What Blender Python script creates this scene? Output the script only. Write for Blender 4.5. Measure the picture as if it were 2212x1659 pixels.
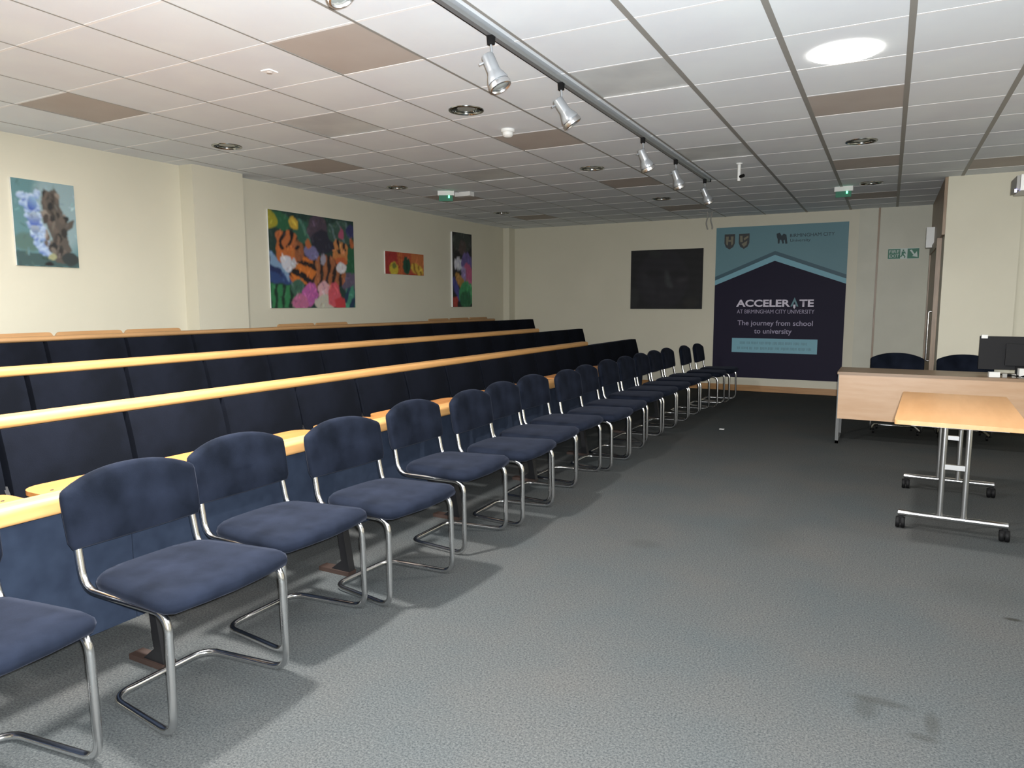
import bpy, bmesh, math, random
from mathutils import Vector, Matrix

for o in list(bpy.data.objects):
    bpy.data.objects.remove(o)
S = bpy.context.scene
COL = S.collection
random.seed(7)

# ------------------------------------------------------------------ camera
CAM_H = 1.405
cd = bpy.data.cameras.new('camera')
cam = bpy.data.objects.new('camera', cd); COL.objects.link(cam)
_r = Vector((0.88280507, 0.46973647, -0.00169342))
_u = Vector((-0.05188179, 0.10108639, 0.99352394))
_w = Vector((-0.46686561, 0.87700011, -0.11361034))
M = Matrix.Identity(4)
for i in range(3):
    M[i][0] = _r[i]; M[i][1] = _u[i]; M[i][2] = -_w[i]
M.translation = Vector((0, 0, CAM_H))
cam.matrix_world = M
cd.sensor_fit = 'HORIZONTAL'; cd.sensor_width = 36.0
cd.lens = 1522.245 / 2212 * 36.0
cd.clip_start = 0.05; cd.clip_end = 100
S.camera = cam

# ------------------------------------------------------------------ world, exposure, lights
w = bpy.data.worlds.new('world'); S.world = w; w.use_nodes = True
w.node_tree.nodes['Background'].inputs[0].default_value = (0.05, 0.05, 0.05, 1)
w.node_tree.nodes['Background'].inputs[1].default_value = 0.2
S.view_settings.view_transform = 'Standard'
S.view_settings.look = 'None'
S.view_settings.gamma = 1
S.view_settings.use_curve_mapping = False
S.view_settings.exposure = 0.40

CEIL = 2.771
GX, GY, T = -2.972, 2.236, 0.6      # ceiling grid origin and tile size
XL, YF, XR, YB = -6.3, 11.718, 3.6, -3.0
XC, YN = 0.5, 9.2                   # recess side wall and nearer right hand wall

def lamp_light(x, y, z, e, size=0.2, col=(1, .965, .93), name='lamp_light'):
    l = bpy.data.lights.new(name, 'AREA'); l.shape = 'DISK'; l.size = size; l.energy = e; l.color = col
    o = bpy.data.objects.new(name, l); COL.objects.link(o); o.location = (x, y, z); return o
# (x, y, power)  lit downlights that show, then unseen lamps added to raise the ambient light
LIT = [(-2.73, 1.97, 165), (-0.285, 4.42, 46), (-0.285, 1.97, 14), (-5.2, 1.97, 12), (-2.73, -0.5, 40), (2.2, 4.42, 26), (-.285, -.5, 30)]
for x, y, e in LIT:
    lamp_light(x, y, CEIL - 0.024, e)
# the phone's own flash, right beside the lens, aimed along the view
fl = bpy.data.lights.new('phone_flash', 'SPOT'); fl.energy = 930; fl.spot_size = math.radians(176); fl.spot_blend = 0.35
fl.shadow_soft_size = 0.012; fl.color = (0.95, 0.98, 1.0)
fo = bpy.data.objects.new('phone_flash', fl); COL.objects.link(fo)
Mf = M.copy(); Mf.translation = Vector((0.03, 0.0, CAM_H + 0.03)); fo.matrix_world = Mf

# ------------------------------------------------------------------ materials
def srgb(r, g, b, gain=1.0):
    def f(c):
        c = c / 255.0
        c = c / 12.92 if c <= 0.04045 else ((c + 0.055) / 1.055) ** 2.4
        return min(c * gain, 0.9)
    return (f(r), f(g), f(b), 1)

def mat(name, col, rough=0.6, metal=0.0, spec=0.5, noise=None, bump=None, emit=None, sheen=0.0):
    m = bpy.data.materials.new(name); m.use_nodes = True
    nt = m.node_tree; b = nt.nodes['Principled BSDF']
    b.inputs['Base Color'].default_value = col
    b.inputs['Roughness'].default_value = rough
    b.inputs['Metallic'].default_value = metal
    b.inputs['Specular IOR Level'].default_value = spec
    if sheen:
        b.inputs['Sheen Weight'].default_value = sheen
        b.inputs['Sheen Roughness'].default_value = 0.35
        b.inputs['Sheen Tint'].default_value = (0.55, 0.6, 0.8, 1)
    tc = nt.nodes.new('ShaderNodeTexCoord')
    if noise:
        sc, c2, lo, hi = noise[:4]
        n = nt.nodes.new('ShaderNodeTexNoise'); n.inputs['Scale'].default_value = sc; n.inputs['Detail'].default_value = 5
        nt.links.new(tc.outputs['Object'], n.inputs['Vector'])
        if len(noise) > 4:
            mp = nt.nodes.new('ShaderNodeMapping'); mp.inputs['Scale'].default_value = noise[4]
            nt.links.new(tc.outputs['Object'], mp.inputs['Vector']); nt.links.new(mp.outputs[0], n.inputs['Vector'])
        cr = nt.nodes.new('ShaderNodeValToRGB')
        cr.color_ramp.elements[0].position = lo; cr.color_ramp.elements[1].position = hi
        cr.color_ramp.elements[0].color = col; cr.color_ramp.elements[1].color = c2
        nt.links.new(n.outputs['Fac'], cr.inputs['Fac']); nt.links.new(cr.outputs['Color'], b.inputs['Base Color'])
    if bump:
        n2 = nt.nodes.new('ShaderNodeTexNoise'); n2.inputs['Scale'].default_value = bump[0]; n2.inputs['Detail'].default_value = 4
        nt.links.new(tc.outputs['Object'], n2.inputs['Vector'])
        bp = nt.nodes.new('ShaderNodeBump'); bp.inputs['Strength'].default_value = bump[1]; bp.inputs['Distance'].default_value = bump[2]
        nt.links.new(n2.outputs['Fac'], bp.inputs['Height']); nt.links.new(bp.outputs[0], b.inputs['Normal'])
    if emit:
        b.inputs['Emission Color'].default_value = emit[0]; b.inputs['Emission Strength'].default_value = emit[1]
    return m

MAT = {}
MAT['wall'] = mat('cream_paint', srgb(208, 203, 184), 0.55, noise=(1.3, srgb(204, 199, 180), .35, .65), bump=(180, .12, .002))
MAT['wall2'] = mat('cream_paint_panel', srgb(200, 198, 182), 0.5, noise=(2.0, srgb(192, 190, 174), .35, .65))
MAT['tile'] = mat('ceiling_tile_white', srgb(234, 240, 246), 0.85, spec=.2, noise=(2.2, srgb(228, 232, 238), .3, .7), bump=(260, .18, .002))
MAT['bar_white'] = mat('ceiling_bar_white', srgb(246, 248, 250), 0.6)
MAT['bar_grey'] = mat('ceiling_bar_grey', srgb(150, 148, 143), 0.5)
MAT['brown_tile'] = mat('brown_grey_ceiling_panel', srgb(190, 182, 175), 0.7, noise=(3, srgb(184, 175, 168), .35, .65))
MAT['diffuser'] = mat('opal_diffuser_unlit', srgb(224, 228, 228), 0.4, noise=(2.5, srgb(206, 210, 212), .35, .65))
MAT['velour'] = mat('navy_velour', srgb(14, 18, 26), 0.95, spec=.05, noise=(7, srgb(28, 33, 45), .3, .75), bump=(320, .3, .002), sheen=.05)
MAT['seat_velour'] = mat('navy_seat_velour', srgb(13, 15, 20), 0.95, spec=.04, noise=(3, srgb(22, 25, 34), .35, .7), bump=(320, .3, .002), sheen=.02)
MAT['panel_fabric'] = mat('blue_panel_fabric', srgb(30, 37, 50), 0.95, spec=.08, noise=(14, srgb(37, 45, 59), .3, .7), sheen=.10)
MAT['beech'] = mat('beech_veneer', srgb(196, 150, 96), 0.42, noise=(9, srgb(184, 138, 84), .35, .65, (4, .35, 4)))
MAT['beech_dark'] = mat('beech_tablet', srgb(172, 116, 64), 0.45, noise=(9, srgb(160, 106, 56), .35, .65, (4, .35, 4)))
MAT['desk_edge'] = mat('darker_desk_top', srgb(134, 108, 82), .35)  # desktop tone, darker than the front panel
MAT['beech_shaded'] = mat('beech_shade_toned', srgb(150, 116, 78), 0.5, noise=(9, srgb(138, 106, 70), .35, .65, (4, .35, 4)))  # beech with the back row's dim light put into the colour
MAT['desk_wood'] = mat('beech_laminate_desk', srgb(186, 154, 124), 0.32, noise=(6, srgb(180, 146, 114), .35, .65, (.6, 4, 4)))
MAT['table_wood'] = mat('beech_laminate_table', srgb(194, 148, 102), 0.35, noise=(6, srgb(186, 140, 94), .35, .65, (4, .5, 4)))
MAT['door_wood'] = mat('dark_stained_wood', srgb(148, 122, 92), 0.4, noise=(8, srgb(118, 94, 68), .3, .7, (5, 5, .4)))
MAT['skirting'] = mat('varnished_skirting', srgb(178, 134, 84), 0.4, noise=(8, srgb(160, 116, 70), .3, .7, (.4, 4, 4)))
MAT['chrome'] = mat('polished_chrome', (0.85, 0.85, 0.85, 1), 0.18, 1.0)
MAT['satin'] = mat('satin_steel', (0.62, 0.62, 0.62, 1), 0.28, 1.0)
MAT['grey_paint'] = mat('dark_grey_paint', srgb(84, 86, 86), 0.5)
MAT['dark_chrome'] = mat('dark_chrome', (.34, .35, .34, 1), .15, 1.0)
MAT['silver'] = mat('silver_painted_metal', srgb(160, 164, 168), 0.32, 0.55)
MAT['black'] = mat('black_plastic', srgb(12, 12, 13), 0.6, spec=.15)
MAT['black_metal'] = mat('black_painted_steel', srgb(18, 18, 20), 0.4)
MAT['white'] = mat('white_plastic', srgb(225, 225, 222), 0.4)
MAT['screen'] = mat('dark_grey_monitor_shell', srgb(30, 30, 32), 0.6, spec=.2)
MAT['brown_foot'] = mat('brown_leg_plate', srgb(48, 36, 31), 0.5)
MAT['bulb'] = mat('unlit_reflector', (0.10, 0.11, 0.10, 1), 0.2, 1.0)
MAT['lamp_glass'] = mat('frosted_glass', srgb(150, 154, 150), 0.15)
MAT['lit'] = mat('lit_lamp_lens', (1, 1, 1, 1), 0.5, emit=((1, .95, .84, 1), 14))
MAT['green_led'] = mat('green_led', (0, .6, .3, 1), 0.5, emit=((.1, 1, .45, 1), 6))
MAT['violet_led'] = mat('violet_led', (.3, .3, 1, 1), 0.5, emit=((.4, .4, 1, 1), 6))
MAT['sign_green'] = mat('sign_green', srgb(30, 110, 84), 0.5)
MAT['sign_white'] = mat('sign_white', srgb(196, 210, 204), 0.5)
MAT['teal'] = mat('banner_teal', srgb(92, 132, 142), 0.55)
MAT['teal_light'] = mat('banner_light_teal', srgb(118, 170, 186), 0.55)
MAT['teal_dark'] = mat('banner_dark_teal', srgb(48, 84, 98), 0.55)
MAT['teal_ink'] = mat('banner_ink', srgb(20, 42, 52), 0.6)
MAT['navy'] = mat('banner_navy', srgb(28, 24, 46), 0.6, spec=.2)
MAT['ban_text'] = mat('banner_lettering', srgb(214, 206, 222), 0.5)
MAT['ban_text2'] = mat('banner_small_lettering', srgb(160, 152, 178), 0.5)
MAT['crest_gold'] = mat('crest_gold', srgb(112, 108, 88), 0.5)
MAT['crest_dark'] = mat('crest_dark', srgb(38, 40, 42), 0.5)

def carpet():
    m = bpy.data.materials.new('blue_grey_carpet'); m.use_nodes = True
    nt = m.node_tree; b = nt.nodes['Principled BSDF']; b.inputs['Roughness'].default_value = 0.98
    b.inputs['Specular IOR Level'].default_value = .1
    tc = nt.nodes.new('ShaderNodeTexCoord')
    n = nt.nodes.new('ShaderNodeTexNoise'); n.inputs['Scale'].default_value = 130; n.inputs['Detail'].default_value = 6; n.inputs['Roughness'].default_value = .8
    nt.links.new(tc.outputs['Object'], n.inputs['Vector'])
    cr = nt.nodes.new('ShaderNodeValToRGB'); e = cr.color_ramp.elements
    e[0].position = .34; e[0].color = srgb(35, 39, 41); e[1].position = .68; e[1].color = srgb(87, 89, 88)
    nt.links.new(n.outputs['Fac'], cr.inputs['Fac'])
    n2 = nt.nodes.new('ShaderNodeTexNoise'); n2.inputs['Scale'].default_value = 1.6; n2.inputs['Detail'].default_value = 3
    nt.links.new(tc.outputs['Object'], n2.inputs['Vector'])
    cr2 = nt.nodes.new('ShaderNodeValToRGB'); e = cr2.color_ramp.elements
    e[0].position = .3; e[0].color = (.88, .93, .96, 1); e[1].position = .7; e[1].color = (1.06, 1.0, .97, 1)
    nt.links.new(n2.outputs['Fac'], cr2.inputs['Fac'])
    mx = nt.nodes.new('ShaderNodeMix'); mx.data_type = 'RGBA'; mx.blend_type = 'MULTIPLY'; mx.inputs['Factor'].default_value = 1
    nt.links.new(cr.outputs['Color'], mx.inputs['A']); nt.links.new(cr2.outputs['Color'], mx.inputs['B'])
    # worn stains: a few soft blots at fixed spots of the floor
    last = mx.outputs['Result']
    for (x, y, rx, ry, a) in [(0.04, 2.69, .13, .035, .35), (0.0, 2.62, .05, .09, .3), (0.2, 2.62, .03, .1, .35), (0.17, 2.52, .06, .03, .35),
                              (0.56, 3.70, .045, .022, .8), (-1.2, 3.9, .12, .1, .18), (0.5, 4.0, .3, .25, .12), (-0.6, 4.4, .25, .4, .12)]:
        mp = nt.nodes.new('ShaderNodeMapping'); mp.inputs['Location'].default_value = (-x / rx, -y / ry, 0)
        mp.inputs['Scale'].default_value = (1 / rx, 1 / ry, 1)
        nt.links.new(tc.outputs['Object'], mp.inputs['Vector'])
        gr = nt.nodes.new('ShaderNodeTexGradient'); gr.gradient_type = 'SPHERICAL'
        nt.links.new(mp.outputs[0], gr.inputs['Vector'])
        mr = nt.nodes.new('ShaderNodeMapRange'); mr.inputs['From Max'].default_value = .6; mr.inputs['To Max'].default_value = a
        nt.links.new(gr.outputs['Fac'], mr.inputs['Value'])
        m2 = nt.nodes.new('ShaderNodeMix'); m2.data_type = 'RGBA'; m2.inputs['B'].default_value = srgb(34, 33, 28)
        nt.links.new(mr.outputs[0], m2.inputs['Factor']); nt.links.new(last, m2.inputs['A']); last = m2.outputs['Result']
    nt.links.new(last, b.inputs['Base Color'])
    bp = nt.nodes.new('ShaderNodeBump'); bp.inputs['Strength'].default_value = .5; bp.inputs['Distance'].default_value = .004
    nt.links.new(n.outputs['Fac'], bp.inputs['Height']); nt.links.new(bp.outputs[0], b.inputs['Normal'])
    return m
MAT['carpet'] = carpet()

def art_mat(name):
    m = bpy.data.materials.new(name); m.use_nodes = True
    nt = m.node_tree; b = nt.nodes['Principled BSDF']; b.inputs['Roughness'].default_value = .6; b.inputs['Specular IOR Level'].default_value = .2
    a = nt.nodes.new('ShaderNodeVertexColor'); a.layer_name = 'paint'
    nt.links.new(a.outputs['Color'], b.inputs['Base Color']); return m
MAT['paint'] = art_mat('painted_canvas')

# ------------------------------------------------------------------ mesh helpers
def obj(name, bm, m, parent=None, smooth=False, loc=None, bevel=0):
    me = bpy.data.meshes.new(name)
    if bevel:
        bmesh.ops.bevel(bm, geom=[e for e in bm.edges if e.is_manifold and e.calc_face_angle(0) > .5], offset=bevel, segments=2, affect='EDGES', clamp_overlap=True)
    bmesh.ops.recalc_face_normals(bm, faces=bm.faces[:])
    bm.to_mesh(me); bm.free()
    ms = m if isinstance(m, (list, tuple)) else [m]
    for x in ms:
        me.materials.append(MAT[x] if isinstance(x, str) else x)
    if smooth:
        for p in me.polygons: p.use_smooth = True
        try: me.set_sharp_from_angle(angle=math.radians(40))
        except Exception: pass
    o = bpy.data.objects.new(name, me); COL.objects.link(o)
    if parent: o.parent = parent
    if loc is not None: o.location = loc
    return o

def box(bm, x0, y0, z0, x1, y1, z1, mi=0):
    v = [bm.verts.new(p) for p in [(x0, y0, z0), (x1, y0, z0), (x1, y1, z0), (x0, y1, z0), (x0, y0, z1), (x1, y0, z1), (x1, y1, z1), (x0, y1, z1)]]
    for f in [(0, 3, 2, 1), (4, 5, 6, 7), (0, 1, 5, 4), (1, 2, 6, 5), (2, 3, 7, 6), (3, 0, 4, 7)]:
        bm.faces.new([v[i] for i in f]).material_index = mi
    return bm
def B(*a):
    return box(bmesh.new(), *a)

def prism(bm, pts, axis, a, b, mi=0):
    """extrude a 2D outline between a and b along axis (0 x, 1 y, 2 z)"""
    def p3(p, t):
        return {0: (t, p[0], p[1]), 1: (p[0], t, p[1]), 2: (p[0], p[1], t)}[axis]
    v0 = [bm.verts.new(p3(p, a)) for p in pts]; v1 = [bm.verts.new(p3(p, b)) for p in pts]
    n = len(pts)
    bm.faces.new(v0).material_index = mi; bm.faces.new(list(reversed(v1))).material_index = mi
    for i in range(n):
        bm.faces.new([v0[i], v0[(i + 1) % n], v1[(i + 1) % n], v1[i]]).material_index = mi
    return bm

def fillet(pts, r, seg=6):
    out = [Vector(pts[0])]
    for i in range(1, len(pts) - 1):
        p0, p1, p2 = Vector(pts[i - 1]), Vector(pts[i]), Vector(pts[i + 1])
        a = (p0 - p1); b = (p2 - p1); la, lb = a.length, b.length
        a.normalize(); b.normalize()
        t = min(r, la * .45, lb * .45)
        s, e = p1 + a * t, p1 + b * t
        for k in range(seg + 1):
            q = k / seg
            out.append(s * (1 - q) ** 2 + p1 * 2 * q * (1 - q) + e * q * q)
    out.append(Vector(pts[-1])); return out

def tube(bm, pts, r, seg=10, mi=0, cap=True, radii=None):
    pts = [Vector(p) for p in pts]; n = len(pts); rings = []
    t = (pts[1] - pts[0]).normalized()
    up = Vector((0, 0, 1)) if abs(t.z) < .9 else Vector((1, 0, 0))
    nrm = t.cross(up).normalized()
    for i in range(n):
        if i == 0: d = pts[1] - pts[0]
        elif i == n - 1: d = pts[-1] - pts[-2]
        else: d = (pts[i + 1] - pts[i]).normalized() + (pts[i] - pts[i - 1]).normalized()
        if d.length < 1e-9: d = t
        d.normalize()
        nrm = (nrm - d * nrm.dot(d)).normalized()
        bi = d.cross(nrm)
        rr = radii[i] if radii else r
        rings.append([bm.verts.new(pts[i] + (nrm * math.cos(2 * math.pi * k / seg) + bi * math.sin(2 * math.pi * k / seg)) * rr) for k in range(seg)])
    for i in range(n - 1):
        for k in range(seg):
            f = bm.faces.new([rings[i][k], rings[i][(k + 1) % seg], rings[i + 1][(k + 1) % seg], rings[i + 1][k]]); f.material_index = mi
    if cap:
        bm.faces.new(list(reversed(rings[0]))).material_index = mi; bm.faces.new(rings[-1]).material_index = mi
    return bm

def lathe(bm, prof, seg=24, mi=0, mat4=None, c0=False, c1=False):
    rings = []
    for (r, z) in prof:
        ring = []
        for k in range(seg):
            p = Vector((r * math.cos(2 * math.pi * k / seg), r * math.sin(2 * math.pi * k / seg), z))
            if mat4 is not None: p = mat4 @ p
            ring.append(bm.verts.new(p))
        rings.append(ring)
    for i in range(len(rings) - 1):
        for k in range(seg):
            bm.faces.new([rings[i][k], rings[i][(k + 1) % seg], rings[i + 1][(k + 1) % seg], rings[i + 1][k]]).material_index = mi
    if c0: bm.faces.new(list(reversed(rings[0]))).material_index = mi
    if c1: bm.faces.new(rings[-1]).material_index = mi
    return bm

def pillow(bm, outline, thick, bulge, place, rings=(1.0, .985, .93, .8, .55, .25)):
    """outline: closed 2D points; place(u, v, h) -> 3D; bulges both ways"""
    cx = sum(p[0] for p in outline) / len(outline); cy = sum(p[1] for p in outline) / len(outline)
    n = len(outline)
    hs = []
    for s in rings:
        hs.append(thick / 2 * (0.0 if s == 1.0 else math.sqrt(max(0, 1 - ((s - .9) / .1) ** 2)) if s > .9 else 1) + (bulge * (1 - s * s) if s < 1 else 0))
    top = []; bot = []
    for s, h in zip(rings, hs):
        ring = [(cx + (p[0] - cx) * s, cy + (p[1] - cy) * s) for p in outline]
        top.append([bm.verts.new(place(a, b, h)) for a, b in ring])
        if s != 1.0: bot.append([bm.verts.new(place(a, b, -min(h, thick / 2))) for a, b in ring])
        else: bot.append(top[0])
    for L, fl_ in ((top, 0), (bot, 1)):
        for i in range(len(L) - 1):
            for k in range(n):
                q = [L[i][k], L[i][(k + 1) % n], L[i + 1][(k + 1) % n], L[i + 1][k]]
                bm.faces.new(q if not fl_ else q[::-1])
        bm.faces.new(L[-1])
    return bm

def rounded(x0, y0, x1, y1, rs, seg=6):
    """rounded rectangle outline, rs = radii at (x0,y0),(x1,y0),(x1,y1),(x0,y1)"""
    pts = []
    for (cx, cy, r, a0) in [(x0 + rs[0], y0 + rs[0], rs[0], 180), (x1 - rs[1], y0 + rs[1], rs[1], 270), (x1 - rs[2], y1 - rs[2], rs[2], 0), (x0 + rs[3], y1 - rs[3], rs[3], 90)]:
        for k in range(seg + 1):
            a = math.radians(a0 + 90 * k / seg); pts.append((cx + r * math.cos(a), cy + r * math.sin(a)))
    return pts

def tag(o, label=None, cat=None, group=None, kind=None):
    if label: o['label'] = label
    if cat: o['category'] = cat
    if group: o['group'] = group
    if kind: o['kind'] = kind
    return o
def empty(name, loc, rz=0, **k):
    o = bpy.data.objects.new(name, None); COL.objects.link(o); o.location = loc; o.rotation_euler = (0, 0, rz)
    o.empty_display_size = .1
    return tag(o, **k)
def struct(name, bm, m, **k):
    o = obj(name, bm, m, **k); o['kind'] = 'structure'; return o
def dup(root, loc, rz=0, label=None, group=None):
    r = root.copy(); COL.objects.link(r); r.location = loc; r.rotation_euler = (0, 0, rz)
    if label: r['label'] = label
    if group: r['group'] = group
    for ch in list(root.children):
        c = ch.copy(); COL.objects.link(c); c.parent = r
        for g in list(ch.children):
            d = g.copy(); COL.objects.link(d); d.parent = c
    return r

# ------------------------------------------------------------------ the shell
struct('floor', B(XL - .2, YB - .2, -.1, XR + .2, YF + .2, 0), 'carpet')
struct('wall_left', B(XL - .15, YB - .15, 0, XL, YF + .15, CEIL + .1), 'wall')
struct('wall_far', B(XL, YF, 0, XC + .15, YF + .15, CEIL + .1), 'wall')
struct('wall_recess', B(XC, YN + .2, 0, XC + .15, YF, CEIL + .1), 'wall2')
b_ = bmesh.new(); prism(b_, [(XC, YN), (1.18, YN), (1.18, YN + .09), (XR + .15, YN + .09), (XR + .15, YN + .2), (XC, YN + .2)], 2, 0, CEIL + .1)
struct('wall_front', b_, 'wall')
struct('wall_right', B(XR, YB - .15, 0, XR + .15, YN, CEIL + .1), 'wall')
struct('wall_back', B(XL, YB - .15, 0, XR, YB, CEIL + .1), 'wall')
struct('trim_1', B(XL, 4.80, 0, XL + .19, 5.42, CEIL), 'wall', bevel=.006)          # boxed column on the left wall
struct('trim_2', B(XL, 11.50, 0, XL + .125, YF, CEIL), 'wall', bevel=.004)          # corner pilaster
struct('trim_3', B(-.45, YF - .03, 0, -.205, YF, CEIL), 'wall2')                    # boxing beside the riser door
struct('baseboard_far', B(XL + .125, YF - .02, 0, -.45, YF, .095), 'skirting', bevel=.004)
struct('baseboard_left', B(XL, YB, 0, XL + .02, 4.80, .095), 'skirting', bevel=.004)

# tiers under the fixed seats
TY0, TY1 = YB + .01, 10.22
struct('floor_tier_1', B(-3.80, TY0, 0, -3.0, TY1, .14), 'carpet')
struct('floor_tier_2', B(-4.65, TY0, 0, -3.80, TY1, .28), 'carpet')
struct('floor_tier_3', B(XL + .02, TY0, 0, -4.65, TY1, .42), 'carpet')

# ceiling -----------------------------------------------------------
DOWN = [(-2.728, 4.438), (-5.172, 4.431), (-5.211, 6.905), (-2.745, 6.90), (-5.261, 9.56), (-2.718, 9.305), (-.281, 6.861), (-.256, 9.249),
        (-.287, 4.424), (-2.73, 1.97), (-.285, 1.97), (-5.2, 1.97), (-2.73, -.5), (2.2, 4.424)]
R_D = .115
BROWN = {(1, 3): 0, (1, -1): 0, (5, 3): 0, (5, -1): 0, (5, -5): 0, (9, 3): 0, (9, -1): 0, (9, -5): 0, (13, 3): 0, (13, -1): 0, (13, -5): 0, (10, -7): 0}
LPAN = {(3, 1): 0, (3, -3): 0, (7, 1): 0, (7, -3): 0}
# cell (i, j): x from GX-(j+1)*T to GX-j*T ; y from GY+i*T to GY+(i+1)*T   (brown/light panels keyed by the side nearer the left wall as j)
def cell(i, j):
    return GX - (j + 1) * T, GY + i * T, GX - j * T, GY + (i + 1) * T
bm = bmesh.new()
def quad(x0, y0, x1, y1, z=CEIL):
    x0, x1 = max(x0, XL), min(x1, XR); y0, y1 = max(y0, YB), min(y1, YF)
    if x1 - x0 < 1e-4 or y1 - y0 < 1e-4: return
    bm.faces.new([bm.verts.new(p) for p in [(x0, y0, z), (x0, y1, z), (x1, y1, z), (x1, y0, z)]])
for i in range(-9, 17):
    for j in range(-12, 7):
        if (i, j) in BROWN or (i, j) in LPAN: continue
        x0, y0, x1, y1 = cell(i, j)
        d = [(a, b) for a, b in DOWN if x0 < a < x1 and y0 < b < y1]
        if not d:
            quad(x0, y0, x1, y1); continue
        a, b = d[0]
        ov = [bm.verts.new(p) for p in [(x0, y0, CEIL), (x1, y0, CEIL), (x1, y1, CEIL), (x0, y1, CEIL)]]
        iv = [bm.verts.new((a + R_D * math.cos(2 * math.pi * k / 24), b + R_D * math.sin(2 * math.pi * k / 24), CEIL)) for k in range(24)]
        es = [bm.edges.new((ov[k], ov[(k + 1) % 4])) for k in range(4)] + [bm.edges.new((iv[k], iv[(k + 1) % 24])) for k in range(24)]
        bmesh.ops.triangle_fill(bm, edges=es, use_beauty=True)
# upper slab, so nothing shows through the openings
me_off = .12
box(bm, XL, YB, CEIL + me_off, XR, YF, CEIL + me_off + .05)
# grid bars
for i in range(-8, 17):
    y = GY + i * T
    if YB < y < YF: box(bm, XL, y - .009, CEIL - .0012, XR, y + .009, CEIL + .002, 1)
for j in range(-11, 6):
    x = GX - j * T
    wd = .006 if j >= 0 else (.009 if j >= -2 else .016)
    box(bm, x - wd, YB, CEIL - .002, x + wd, YF, CEIL + .002, 2)
ce = struct('ceiling', bm, ['tile', 'bar_white', 'bar_grey'])

# recessed brown panels and unlit light panels
BROWN_LABEL = {
 (1, 3): 'brownish ceiling panel high above the painting of blue bubbles, nearest the left wall',
 (1, -1): 'largest brownish ceiling panel, beside the near end of the spotlight track',
 (5, 3): 'brownish ceiling panel between the boxed column and the painting of tigers',
 (5, -1): 'brownish ceiling panel just beyond the round white detector on the ceiling',
 (5, -5): 'brownish ceiling panel just behind the glowing round lamp',
 (9, 3): 'dark brownish ceiling panel behind the green lit exit unit on the left',
 (9, -1): 'dark brownish ceiling panel left of the third spotlight on the track',
 (9, -5): 'narrow looking dark ceiling panel between the two unlit lamps on the right',
 (13, 3): 'small dark ceiling panel above the far left corner of the room',
 (13, -1): 'small dark ceiling panel in front of the dark portrait, near the last spotlight',
 (13, -5): 'farthest dark ceiling panel on the right, beside the small exit unit',
 (10, -7): 'dark ceiling panel at the right edge above the cream side wall'}
LP_LABEL = {(3, 1): 'square unlit light panel in the ceiling between two brownish panels on the left',
 (3, -3): 'unlit light panel right of the spotlight track, between the first two spotlights',
 (7, 1): 'faint unlit light panel farther back over the left seating',
 (7, -3): 'unlit light panel beside the far half of the spotlight track'}
def panel(name, key, m, lab, cat, grp, up):
    x0, y0, x1, y1 = cell(*key)
    e = empty(name, ((x0 + x1) / 2, (y0 + y1) / 2, CEIL), label=lab, cat=cat, group=grp)
    h = T / 2
    obj('panel_face', B(-h + .007, -h + .007, up, h - .007, h - .007, up + .01), m, e)
    b = bmesh.new()
    for a in ((-h, -h, h, -h + .008), (-h, h - .008, h, h), (-h, -h + .008, -h + .008, h - .008), (h - .008, -h + .008, h, h - .008)):
        box(b, a[0], a[1], 0, a[2], a[3], up + .008)
    obj('panel_frame', b, 'bar_grey', e)
for k in BROWN: panel('ceiling_panel', k, 'brown_tile', BROWN_LABEL[k], 'ceiling panel', 'brownish ceiling panels', .001)
for k in LPAN: panel('light_panel', k, 'diffuser', LP_LABEL[k], 'light panel', 'unlit ceiling light panels', .006)

# downlights
DL = ['largest unlit chrome downlight, left of the second nearest spotlight',
 'unlit chrome downlight above the boxed column on the left wall',
 'unlit chrome downlight above the small red and yellow painting on the left wall',
 'unlit chrome downlight left of the third spotlight',
 'small far unlit downlight near the far left corner of the room',
 'small unlit downlight left of the last spotlight on the track',
 'unlit chrome downlight straight behind the glowing lamp on the right',
 'small farther unlit downlight on the right, near the exit unit',
 'glowing round ceiling lamp at the upper right',
 'glowing round ceiling lamp at the top edge on the left']
def downlight(x, y, lit, lab):
    e = empty('downlight', (x, y, CEIL), label=lab, cat='ceiling light', group='round downlights in the ceiling')
    b = bmesh.new(); lathe(b, [(R_D + .012, 0), (R_D + .010, -.006), (R_D - .006, -.008), (R_D - .012, 0), (R_D - .012, .012)], 32)
    obj('trim_ring', b, 'dark_chrome', e, smooth=True)
    b = bmesh.new(); lathe(b, [(R_D - .003, 0), (R_D - .010, .03), (R_D - .03, .075), (.05, .095), (.05, .10)], 32, c1=True)
    obj('reflector', b, 'bulb', e, smooth=True)
    if lit:
        b = bmesh.new(); lathe(b, [(.185, -.0005), (.18, -.007), (.12, -.016), (.005, -.02)], 40, c1=True)  # lens made wider than its fitting, in the shape of the lamp's glare
        obj('lamp_glare_lens', b, 'lit', e, smooth=True)
    else:
        b = bmesh.new(); lathe(b, [(.062, .006), (.066, .012), (.05, .03), (.045, .09)], 24, c0=True)
        obj('lamp', b, 'lamp_glass', e, smooth=True)
        rb, wb = R_D - .012, .004
        b = bmesh.new(); prism(b, [(-rb, -wb), (-wb, -wb), (-wb, -rb), (wb, -rb), (wb, -wb), (rb, -wb), (rb, wb), (wb, wb), (wb, rb), (-wb, rb), (-wb, wb), (-rb, wb)], 2, .009, .014)
        obj('bracket', b, 'satin', e)
    return e
for n, (x, y) in enumerate(DOWN):
    if n >= 10: continue
    downlight(x, y, n >= 8, DL[n])
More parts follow.
